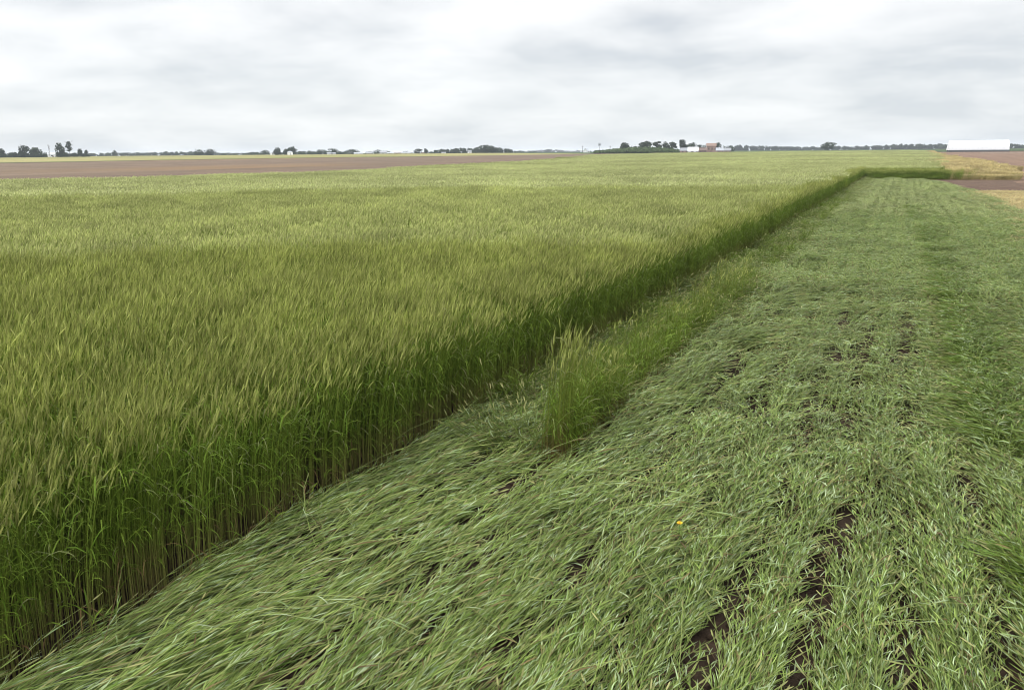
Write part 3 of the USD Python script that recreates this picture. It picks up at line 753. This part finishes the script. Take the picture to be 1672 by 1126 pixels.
# ------------------------------------------------------------------ the one flower in the rolled strip
def flower():
    t = thing('yellow_flower', 'single small yellow flower in the rolled rye', 'flower', (-1.38, 6.1, 0.0), 20)
    pl = trimesh.creation.cylinder(0.003, 0.20, sections=6); pl.apply_translation((0, 0, 0.10)); obj('stem', pl, M_STEM, t)
    for i in range(13):
        a = i * 2 * np.pi / 13
        r = np.array([0.005, 0.013, 0.021, 0.025]); w = np.array([0.003, 0.007, 0.007, 0.002]); z = np.array([0.203, 0.211, 0.213, 0.208])
        c, s = np.cos(a), np.sin(a)
        V = np.concatenate([np.stack([r * c - w * s * q, r * s + w * c * q, z], -1) for q in (-0.5, 0.5)])
        F = np.array([[j, j + 1, j + 5, j + 4] for j in range(3)])
        obj('petal', (V, F), M_YELLOW, t)
    cm = trimesh.creation.icosphere(1, 0.009); cm.apply_scale([1, 1, 0.6]); cm.apply_translation((0, 0, 0.212)); obj('flower_centre', cm, M_ORANGE, t)
    for a in (0.4, 2.5, 4.4):
        V = np.array([[0, -0.002, 0.05], [0, 0.002, 0.05], [0.05, -0.008, 0.09], [0.05, 0.008, 0.09], [0.10, -0.001, 0.08], [0.10, 0.001, 0.08]]) @ rot_z(a).T
        obj('leaf', (V, np.array([[0, 2, 3, 1], [2, 4, 5, 3]])), M_STEM, t)


flower()
# ------------------------------------------------------------------ trees
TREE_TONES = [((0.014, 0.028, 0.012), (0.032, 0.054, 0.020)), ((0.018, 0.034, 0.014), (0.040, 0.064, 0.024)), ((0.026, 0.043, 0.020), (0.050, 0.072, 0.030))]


def crown_mesh(rng, lobes, n, leaf, tone):
    """Leaf clumps (bent quads) spread through the shells of the given ellipsoid lobes: (centre, radii)."""
    vol = np.array([np.prod(r) ** (2 / 3) for _, r in lobes]); pick = rng.choice(len(lobes), n, p=vol / vol.sum())
    Cc, R = np.array([c for c, _ in lobes])[pick], np.array([r for _, r in lobes])[pick]
    d = rng.normal(size=(n, 3)); d /= np.linalg.norm(d, axis=1, keepdims=True)
    P = Cc + d * R * (rng.uniform(0.3, 1.1, (n, 1)) ** 0.5) * (0.75 + 0.5 * meshkit.noise(d * 2.2 + 11.0, int(rng.integers(99))))[:, None]
    nrm = d + rng.normal(0, 0.6, (n, 3)); nrm /= np.linalg.norm(nrm, axis=1, keepdims=True)
    a = side_of(nrm, rng); b = np.cross(nrm, a); s = leaf * rng.uniform(0.5, 1.3, (n, 1))
    V = np.stack([P + a * s, P + b * s * 0.8, P - a * s, P - b * s * 0.8 + nrm * s * 0.4], 1)
    C = np.repeat(colours(rng, n, *tone, 0.3)[:, None], 4, 1)
    q = np.arange(n)[:, None] * 4
    F = np.concatenate([q + [0, 1, 2], q + [0, 2, 3]])
    return V.reshape(-1, 3), F, C.reshape(-1, 3)


def trunk_mesh(h, r, limbs, rng):
    parts = []
    m = trimesh.creation.cylinder(1.0, 1.0, sections=7); m.apply_translation((0, 0, 0.5))
    v = m.vertices.copy(); t = v[:, 2]; v[:, :2] *= (r * (1 - 0.55 * t))[:, None]; v[:, 2] *= h; m.vertices = v
    parts.append(m)
    for i in range(limbs):
        a = rng.uniform(0, 6.28); z0 = h * rng.uniform(0.45, 0.9); L = h * rng.uniform(0.35, 0.55)
        tip = np.array([math.cos(a) * L * 0.7, math.sin(a) * L * 0.7, z0 + L * 0.7])
        parts.append(trimesh.creation.cylinder(r * 0.3, sections=5, segment=[[0, 0, z0], tip.tolist()]))
    return trimesh.util.concatenate(parts)


def tree(px0, px1, top, dist, label, shape='round', seed=0, tone=0, base=None, name='tree', group=None, n=None):
    """A tree that spans the columns px0..px1 and reaches up to the row TOP of the photograph, DIST metres away."""
    rng = np.random.default_rng(3000 + seed + int(px0 * 7))
    p, ppm = place((px0 + px1) / 2, dist)
    skyline = 256.2 - 0.00838 * (px0 + px1) / 2
    w = (px1 - px0) / ppm; h = (skyline - top) / ppm + (CAM_H - p[2])
    t = thing(name, label, 'tree', p, 0, group)
    r = w / 2
    if shape == 'round':
        lobes = [((0, 0, h * 0.52), (r * 0.95, r * 0.95, h * 0.46)), ((0, 0, h * 0.2), (r * 0.7, r * 0.7, h * 0.2))]
        for i in range(6):
            a = rng.uniform(0, 6.28); lobes.append(((math.cos(a) * r * 0.5, math.sin(a) * r * 0.5, h * rng.uniform(0.25, 0.78)), (r * 0.55, r * 0.5, h * 0.2)))
        lobes.append(((r * rng.uniform(-0.3, 0.3), 0, h * 0.86), (r * 0.4, r * 0.4, h * 0.14)))
        trunk = (h * 0.55, max(0.15, h * 0.025), 4)
    elif shape == 'open':
        lobes = [((rng.uniform(-0.7, 0.7) * r, rng.uniform(-0.5, 0.5) * r, h * z), (r * 0.42, r * 0.42, h * 0.075)) for z in np.linspace(0.45, 0.93, 9)]
        trunk = (h * 0.9, h * 0.018, 7)
    elif shape == 'bush':
        lobes = [((rng.uniform(-0.75, 0.75) * r, rng.uniform(-0.5, 0.5) * r, h * rng.uniform(0.2, 0.58)), (r * 0.45, r * 0.45, h * 0.42)) for _ in range(8)] + [((0, 0, h * 0.5), (r * 0.6, r * 0.6, h * 0.5))]
        trunk = (h * 0.3, h * 0.03, 3)
    elif shape == 'tall':
        lobes = [((0, 0, h * 0.5), (r * 0.85, r * 0.85, h * 0.48))] + [((rng.uniform(-0.5, 0.5) * r, 0, h * z), (r * 0.6, r * 0.6, h * 0.16)) for z in (0.3, 0.5, 0.68, 0.86)]
        trunk = (h * 0.6, h * 0.022, 4)
    else:
        raise ValueError(shape)
    obj('trunk', trunk_mesh(*trunk, rng), M_BARK, t)
    V, F, C = crown_mesh(rng, lobes, n or 520, max(0.28, 0.085 * min(h, w)), TREE_TONES[tone])
    V[:, 2] = np.maximum(V[:, 2], 0.05)
    obj('crown', (V, F), M_TREE, t, color=C)
    return t


# left farmstead
tree(-3, 9, 242.3, 760, 'rounded dark tree at the left end of the skyline', 'round', 1)
tree(13, 22, 249.3, 760, 'low bush just right of the leftmost tree', 'bush', 2)
tree(20, 30, 248.4, 760, 'low bush touching the foot of the leaning dark tree', 'bush', 3)
tree(30, 48, 237.8, 750, 'dark leaning tree with a pointed crown left of the white shed', 'round', 4)
tree(48, 71, 240.6, 760, 'broad dark clump of trees left of the white shed', 'bush', 5, n=800)
tree(68, 80, 248.6, 770, 'low dark bush against the left wall of the white shed', 'bush', 6)
tree(90, 106, 235.6, 740, 'tall round tree right of the white shed at the left', 'round', 8, n=700)
tree(107, 120, 231.8, 740, 'tallest scraggly tree with an open broken crown at the left', 'open', 9, n=420)
tree(102, 115, 248.6, 755, 'low bush under the scraggly open crowned tree', 'bush', 10)
tree(117, 127, 249.0, 760, 'low bush between the scraggly tree and a narrow tree', 'bush', 11)
tree(126, 136, 243.2, 750, 'narrow dark tree second right of the scraggly tree', 'tall', 12)
tree(137, 145, 245.5, 760, 'small narrow tree ending the left farm clump', 'tall', 13)
tree(183, 191, 245.6, 1100, 'lone round tree standing above the left treeline', 'round', 14, 1)
tree(316, 332, 244.3, 900, 'dark round tree left of a paired crown on the left treeline', 'round', 15)
tree(332, 356, 243.4, 900, 'wide double crowned tree at the right end of the left treeline', 'bush', 16, n=700)
tree(358, 372, 249.4, 950, 'small pale bush right of the wide double crowned tree', 'bush', 17, 2)
tree(377, 388, 249.8, 980, 'faint small bush alone on the skyline', 'bush', 18, 2)
tree(402, 424, 247.8, 900, 'long low dark thicket left of the small white shed', 'bush', 19, n=700)
tree(422, 440, 245.0, 930, 'rounded bush between the dark thicket and white shed', 'bush', 20, 1)
tree(446, 461, 240.6, 800, 'dark tree left of the white silo', 'bush', 21, n=600)
tree(461, 472, 243.0, 830, 'smaller tree between two dark trees left of the silo', 'bush', 22)
tree(468, 485, 240.0, 830, 'arching dark tree right above the white silo', 'round', 23, n=650)
tree(484, 500, 247.2, 860, 'low pale bush right of the white silo', 'bush', 24, 1)
tree(499, 518, 246.0, 870, 'spiky mid green bush right of the low pale bush', 'bush', 25, 1)
tree(516, 534, 244.3, 870, 'uneven row of bushes left of the round topped tree', 'bush', 26, 1, n=600)
tree(533, 553, 242.6, 840, 'round topped tree above two white houses', 'round', 27, n=650)
tree(551, 566, 247.4, 850, 'low dark bush between two round topped trees', 'bush', 28)
tree(564, 587, 243.6, 830, 'broad dome shaped tree above the white sheds', 'round', 29, n=700)
tree(596, 612, 247.0, 900, 'pale bush above the left house of the hamlet', 'bush', 30, 2)
tree(608, 628, 244.4, 900, 'tree between houses with grey roofs', 'round', 31, 1)
tree(625, 640, 246.5, 920, 'small tree right of the grey roofed houses', 'round', 32, 2)
tree(654, 672, 246.6, 930, 'light bush above the low brown house', 'bush', 33, 2)
tree(675, 690, 243.4, 840, 'conical dark tree left of a smaller round one', 'round', 34)
tree(692, 700, 243.2, 840, 'small dark round tree beside the conical one', 'tall', 35)
tree(780, 812, 237.2, 800, 'highest dark crown at the right end of the wood', 'round', 36, n=900)
# farm in the middle
tree(1011, 1029, 233.8, 640, 'round dark tree at the left end of the green bank', 'round', 40, n=700)
tree(1030, 1045, 237.6, 640, 'low spreading tree second on the green bank', 'bush', 41, 1)
tree(1043, 1065, 231.4, 650, 'wide leafy tree third on the green bank', 'round', 42, 1, n=800)
tree(1065, 1080, 231.9, 660, 'loose pale crowned tree right of the wide leafy tree', 'open', 43, 2, n=520)
tree(1081, 1094, 231.6, 660, 'dark full tree fifth on the green bank', 'round', 44)
tree(1092, 1106, 232.8, 670, 'loose grey green tree at the right end of the bank', 'open', 45, 2, n=560)
tree(1108, 1122, 229.0, 650, 'tallest pointed tree behind the white shed of the farm', 'tall', 46, n=650)
tree(1120, 1138, 233.2, 680, 'round tree directly above the white farm shed', 'round', 47, 1)
tree(1137, 1153, 236.0, 690, 'low round tree left of the tan barn', 'bush', 48)
tree(1167, 1178, 233.0, 700, 'tree rising behind the right end of the tan barn', 'round', 49, 1)
tree(1180, 1200, 238.0, 700, 'dark low thicket behind the sheds right of the barn', 'bush', 50, n=600)
tree(1340, 1364, 232.6, 800, 'lone dark tree above the treeline left of the long white building', 'round', 51, n=700)


def treeline(name, px0, px1, tops, dist, label, tone=1, gap_base=0.0):
    """A far wood that reads as one dark mass: many crowns joined, kind stuff."""
    rng = np.random.default_rng(int(abs(px0) * 13) + 5)
    parts_v, parts_f, parts_c, n0 = [], [], [], 0
    step = 5.0
    for px in np.arange(px0, px1, step):
        p, ppm = place(px + rng.uniform(-2, 2), dist + rng.uniform(-25, 25))
        skyline = 256.2 - 0.00838 * px
        top = np.interp(px, *zip(*tops)) + rng.uniform(-0.7, 0.9)
        h = max(1.2, (skyline - top) / ppm + CAM_H - p[2])
        w = step * 0.85 / ppm
        lobes = [((rng.uniform(-.4, .4) * w, rng.uniform(-1, 1) * w, h * z), (w * 0.75, w * 0.75, h * 0.32)) for z in (0.1, 0.3, 0.5, 0.68)]
        V, F, C = crown_mesh(rng, lobes, 160, 0.17 * h, TREE_TONES[tone])
        V[:, 2] = np.maximum(V[:, 2], 0.0)
        parts_v.append(V + p); parts_f.append(F + n0); parts_c.append(C); n0 += len(V)
    tag(obj(name, (np.concatenate(parts_v), np.concatenate(parts_f)), M_TREE, color=np.concatenate(parts_c)), label, 'treeline', kind='stuff')


treeline('undergrowth', -8, 146, [(-8, 250.3), (30, 250.0), (75, 250.6), (78, 253.5), (94, 253.5), (97, 250.2), (146, 250.6)], 775, 'low dark bushes joining the trees of the left farm', 0)
treeline('treeline', 143, 320, [(143, 250), (230, 249.2), (320, 247.6)], 1250, 'far treeline from the left farm to the paired crowns', 1)
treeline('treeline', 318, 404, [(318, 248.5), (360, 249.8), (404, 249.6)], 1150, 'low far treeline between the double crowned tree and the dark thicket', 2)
treeline('treeline', 398, 712, [(398, 249.2), (440, 248.6), (500, 247.2), (560, 247.6), (592, 250.3), (615, 249), (645, 250.3), (670, 248.8), (712, 247.6)], 1000, 'low far treeline behind the hamlet and the silo', 1)
treeline('woodland', 706, 875, [(706, 247), (715, 244.5), (770, 241.8), (815, 241), (840, 245.5), (875, 247.5)], 900, 'dark wood with white houses at its foot', 0)
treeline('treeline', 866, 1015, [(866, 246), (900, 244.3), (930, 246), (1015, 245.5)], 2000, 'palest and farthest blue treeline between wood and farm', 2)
treeline('treeline', 1195, 1350, [(1195, 237.5), (1240, 239), (1300, 239.5), (1350, 240)], 1500, 'far treeline right of the farm buildings', 1)
treeline('treeline', 1360, 1560, [(1360, 239), (1400, 239.2), (1470, 236.5), (1560, 235.3)], 1450, 'far treeline reaching the left end of the long white building', 1)
treeline('treeline', 1636, 1720, [(1636, 233.5), (1660, 236.5), (1720, 238.5)], 1400, 'far treeline right of the long white building', 1)


# green bank in front of the farm
def green_bank():
    rng = np.random.default_rng(77)
    V, F, C, n0 = [], [], [], 0
    for px in np.arange(974, 1112, 2.0):
        top = np.interp(px, [974, 1005, 1040, 1075, 1100, 1112], [246.8, 243.5, 240.8, 241.2, 243.6, 246.5])
        for row in range(3):
            p, ppm = place(px, 610 - row * 9)
            h = ((256.2 - 0.00838 * px) - top) / ppm * (1 - 0.28 * row) + (CAM_H - p[2])
            v, f, c = crown_mesh(rng, [((0, 0, h * 0.5), (1.7, 4.0, h * 0.5))], 70, 0.75, ((0.045, 0.085, 0.020), (0.07, 0.115, 0.032)))
            v[:, 2] = np.maximum(v[:, 2], 0)
            V.append(v + p); F.append(f + n0); C.append(c); n0 += len(v)
    tag(obj('green_bank', (np.concatenate(V), np.concatenate(F)), M_TREE, color=np.concatenate(C)), 'long dark green leafy bank under the row of farm trees', 'undergrowth', kind='stuff')


green_bank()


# ------------------------------------------------------------------ buildings
def gable(w, d, h, rh, over=0.25):
    """(walls, roof) of a gabled building: ridge along x."""
    x, y = w / 2, d / 2
    V = np.array([[-x, -y, 0], [x, -y, 0], [x, y, 0], [-x, y, 0], [-x, -y, h], [x, -y, h], [x, y, h], [-x, y, h], [-x, 0, h + rh], [x, 0, h + rh]])
    F = [[0, 1, 5], [0, 5, 4], [2, 3, 7], [2, 7, 6], [1, 2, 6], [1, 6, 5], [5, 6, 9], [3, 0, 4], [3, 4, 7], [7, 4, 8]]
    k = rh / y
    x2, y2, z2 = x + over, y + over, h - over * k
    t = 0.15
    pr = np.array([[-y2, z2], [0, h + rh], [y2, z2], [y2, z2 + t], [0, h + rh + t * 1.2], [-y2, z2 + t]])
    R = np.concatenate([np.column_stack([np.full(6, s * x2), pr]) for s in (-1, 1)])
    RF = []
    for i in range(6):
        j = (i + 1) % 6; RF += [[i, j, j + 6], [i, j + 6, i + 6]]
    for o in (0, 6):
        RF += [[o, o + 1, o + 4], [o, o + 4, o + 5], [o + 1, o + 2, o + 3], [o + 1, o + 3, o + 4]]
    return (V, np.array(F)), (R, np.array(RF))


def box_at(w, d, h, c):
    b = trimesh.creation.box((w, d, h)); b.apply_translation(c); return b


def house(px0, px1, top, dist, label, name='house', wall=None, roof=None, depth=None, ridge=0.45, turn=0.0, group=None, openings=2, door=True, cat='house', bottom=0.0):
    p, ppm = place((px0 + px1) / 2, dist)
    a, _ = azimuth_of((px0 + px1) / 2)
    skyline = 256.2 - 0.00838 * (px0 + px1) / 2
    w = (px1 - px0) / ppm; H = (skyline - top) / ppm + CAM_H - p[2]
    d = depth or w * 0.7
    rh = H * ridge; h = H - rh - 0.15
    t = thing(name, label, cat, p, -math.degrees(a) + turn, group)
    wl, rf = gable(w * 0.96, d, h, rh)
    obj('wall', wl, wall or M_WHITE, t); obj('roof', rf, roof or M_GREYROOF, t)
    for i in range(openings):
        x = w * 0.96 * (-0.5 + (i + 0.5) / openings) + (0.25 * w / openings if door else 0)
        obj('window', box_at(min(1.2, w * 0.12), 0.08, min(1.2, h * 0.4), (x, -d / 2 - 0.02, h * 0.58)), M_GLASS, t)
    if door:
        obj('door', box_at(min(1.1, w * 0.12), 0.08, min(2.0, h * 0.75), (-w * 0.02, -d / 2 - 0.02, min(2.0, h * 0.75) / 2 + 0.02)), M_BROWNROOF, t)
    return t


house(78, 94, 249.6, 770, 'low white shed between the dark trees at the left', 'shed', M_WHITE, M_PALEROOF, ridge=0.4)
house(441, 449, 248.0, 860, 'small white shed left of the dark tree by the silo', 'shed', M_WHITE, M_PALEROOF, ridge=0.35, openings=1)
house(534, 541, 249.0, 800, 'small white house under the left side of a round topped tree', 'house', openings=1)
house(543, 548, 249.0, 800, 'tiny white house under the middle of a round topped tree', 'house', openings=1)
house(578, 585, 249.2, 790, 'white shed at the foot of the dome shaped tree', 'shed', roof=M_PALEROOF, openings=1)
house(584, 592, 249.0, 800, 'white shed at the right edge of the dome shaped tree', 'shed', roof=M_PALEROOF, openings=1)
house(598, 608, 248.6, 860, 'pale house with grey roof at the left of the hamlet', 'house', wall=M_GREYWALL)
house(620, 632, 247.4, 870, 'largest grey roofed house in the hamlet', 'house', wall=M_GREYWALL)
house(632, 641, 249.0, 860, 'low house with pale roof right of the large grey roofed one', 'house', wall=M_GREYWALL, roof=M_PALEROOF)
house(643, 654, 249.4, 860, 'low brown roofed house in the gap of the skyline', 'house', wall=M_TAN, roof=M_BROWNROOF)
house(656, 672, 248.4, 870, 'wide house with pale roof below a light bush', 'house', wall=M_GREYWALL, roof=M_PALEROOF)
house(688, 698, 249.2, 850, 'brown roofed house at the foot of two dark trees', 'house', wall=M_TAN, roof=M_BROWNROOF)
house(721, 728, 248.6, 830, 'white house at the left foot of the wood', 'house', openings=1)
house(764, 770, 245.6, 820, 'narrow white house standing before the middle of the wood', 'house', openings=1, ridge=0.4)
house(952, 963, 242.6, 760, 'lone white gabled house between wood and farm', 'house', ridge=0.6, turn=70, roof=M_PALEROOF)
house(1123, 1140, 240.6, 560, 'bright white shed of the farm left of the tan barn', 'shed', roof=M_FABRIC, ridge=0.55)
house(1110, 1122, 241.8, 570, 'low grey roofed shed left of the white farm shed', 'shed', wall=M_TAN, roof=M_GREYROOF)
house(1139, 1153, 241.6, 575, 'low dark shed between the white shed and the tan barn', 'shed', wall=M_BROWNROOF, roof=M_BROWNROOF)
house(1153, 1169, 234.6, 580, 'tall tan weathered barn in the middle of the farm', 'barn', wall=M_TAN, roof=M_TAN, ridge=0.25, cat='barn', openings=3)
house(1169, 1181, 241.6, 570, 'low pale roofed shed against the tan barn', 'shed', wall=M_TAN, roof=M_PALEROOF)
house(1181, 1193, 242.0, 575, 'low grey shed at the right end of the farm', 'shed', wall=M_TAN, roof=M_GREYROOF)


def silo():
    p, ppm = place(473.5, 800)
    r, h = 4.4 / ppm, (256.2 - 0.00838 * 473 - 247.0) / ppm + CAM_H - p[2]
    t = thing('silo', 'white domed silo beneath the arching dark tree', 'silo', p)
    b = trimesh.creation.cylinder(r, h * 0.62, sections=28); b.apply_translation((0, 0, h * 0.31)); obj('wall', b, M_WHITE, t, smooth=40)
    prof = np.array([[r * 1.02 * math.cos(a), h * 0.62 + 0.003 + h * 0.38 * math.sin(a)] for a in np.linspace(0, math.pi / 2, 9)])
    obj('roof', trimesh.creation.revolve(prof, sections=28), M_PALEROOF, t, smooth=40)
    a, _ = azimuth_of(473.5)
    dr = box_at(1.0, 0.12, 2.0, (0, 0, 0)); dr.apply_translation((-r * math.sin(a), -r * math.cos(a), 1.0)); obj('door', dr, M_GREYROOF, t)


silo()


def long_building():
    """White membrane building: gothic-arched ribs, dark base wall, two ends."""
    p, ppm = place(1595, 520)
    a, _ = azimuth_of(1595)
    w, H = 85 / ppm, (256.2 - 0.00838 * 1595 - 229.8) / ppm + CAM_H - p[2]
    bh, d = 1.0, 20.0
    t = thing('membrane_building', 'long white arched membrane building on a dark base wall at the right', 'building', p, -math.degrees(a) + 4)
    th = np.linspace(0, math.pi, 19)
    prof = np.stack([-d / 2 * np.sign(np.cos(th)) * np.abs(np.cos(th)) ** 0.9, bh + (H - bh) * np.sin(th) ** 0.8], -1)
    bays = 14
    for i in range(bays):
        x0, x1 = -w / 2 + w * i / bays, -w / 2 + w * (i + 1) / bays
        if i == 0: x0 += 0.0
        cols = [x0, x0 + 0.06, (x0 + x1) / 2, x1 - 0.06, x1]
        sag = [0.0, -0.01, -0.07, -0.01, 0.0]
        V = np.concatenate([np.column_stack([np.full(19, cx), prof[:, 0] * (1 + s / 10), prof[:, 1] + s]) for cx, s in zip(cols, sag)])
        i0, j0 = np.meshgrid(np.arange(4), np.arange(18), indexing='ij'); q = i0 * 19 + j0
        obj('panel', (V, np.stack([q, q + 19, q + 20, q + 1], -1).reshape(-1, 4)), M_FABRIC, t, smooth=35)
    for s in (-1, 1):
        V = np.concatenate([np.column_stack([np.full(19, s * (w / 2 - 0.03)), prof]), [[s * (w / 2 + 0.9), 0, bh], ]])
        obj('end_wall', (V, np.array([[j, j + 1, 19] if s < 0 else [j + 1, j, 19] for j in range(18)])), M_FABRIC, t)
        obj('base_wall', box_at(w + 0.3, 0.3, bh, (0, s * d / 2, bh / 2)), M_CONCRETE, t)
    for s in (-1, 1):
        obj('base_wall', box_at(0.3, d - 0.34, bh, (s * w / 2, 0, bh / 2)), M_CONCRETE, t)


long_building()


def mast(px, top, dist, label, head, cat='mast', name='mast'):
    p, ppm = place(px, dist)
    h = (256.2 - 0.00838 * px - top) / ppm + CAM_H - p[2]
    t = thing(name, label, cat, p)
    m = trimesh.creation.cone(0.35, h, sections=8) if head else trimesh.creation.cylinder(0.18, h, sections=8)
    if not head: m.apply_translation((0, 0, h / 2))
    obj('pole', m, M_BARK, t)
    if head:
        hub = trimesh.creation.cylinder(0.25, 0.5, sections=10); hub.apply_translation((0, 0, h)); obj('hub', hub, M_BARK, t)
        for i in range(10):
            b = box_at(0.35, 0.05, 1.5, (0, 0, 0.95)); b.apply_transform(trimesh.transformations.rotation_matrix(i * 2 * math.pi / 10, [0, 1, 0])); b.apply_translation((0, -0.4, h))
            obj('blade', b, M_GREYROOF, t)
    else:
        obj('crossarm', box_at(2.2, 0.15, 0.15, (0, -0.2, h - 0.7)), M_BARK, t)


mast(979, 236.8, 760, 'slender farm windmill left of the green bank', True, 'windmill', 'windmill')
mast(951, 238.5, 780, 'wooden pole beside the lone white gabled house', False, 'pole', 'utility_pole')
mast(996, 238.5, 780, 'wooden pole between the windmill and the green bank', False, 'pole', 'utility_pole')


def bare_tree():
    rng = np.random.default_rng(5)
    p, ppm = place(81, 745)
    h = (256.2 - 0.7 - 236.2) / ppm + CAM_H - p[2]
    t = thing('bare_tree', 'thin leafless tree above the low white shed at the left', 'tree', p)
    parts = [trimesh.creation.cylinder(0.14, sections=6, segment=[[0, 0, 0], [-0.5, 0, h * 0.95]])]
    for i in range(9):
        z = h * rng.uniform(0.4, 0.85); a = rng.uniform(0, 6.28); L = rng.uniform(1.0, 2.2)
        parts.append(trimesh.creation.cylinder(0.06, sections=5, segment=[[-0.5 * z / h, 0, z], [-0.5 * z / h + math.cos(a) * L * 0.6, math.sin(a) * L * 0.6, z + L]]))
    obj('trunk', parts[0], M_BARK, t); obj('branches', trimesh.util.concatenate(parts[1:]), M_BARK, t)


bare_tree()

# ------------------------------------------------------------------ haze
b = trimesh.creation.box((12400, 8800, 20.2)); b.apply_translation((0, 3800, 20.2 / 2 - 1.2))
haze_mat = usdkit.material(stage, '/World/Looks/haze', {'v': ('principled_volume', {'color': (0.86, 0.92, 1.0), 'density': 0.00012, 'anisotropy': 0.0})}, volume='v.volume')
tag(obj('haze', b, haze_mat), 'thin pale haze over the far fields and trees', 'haze', kind='stuff')
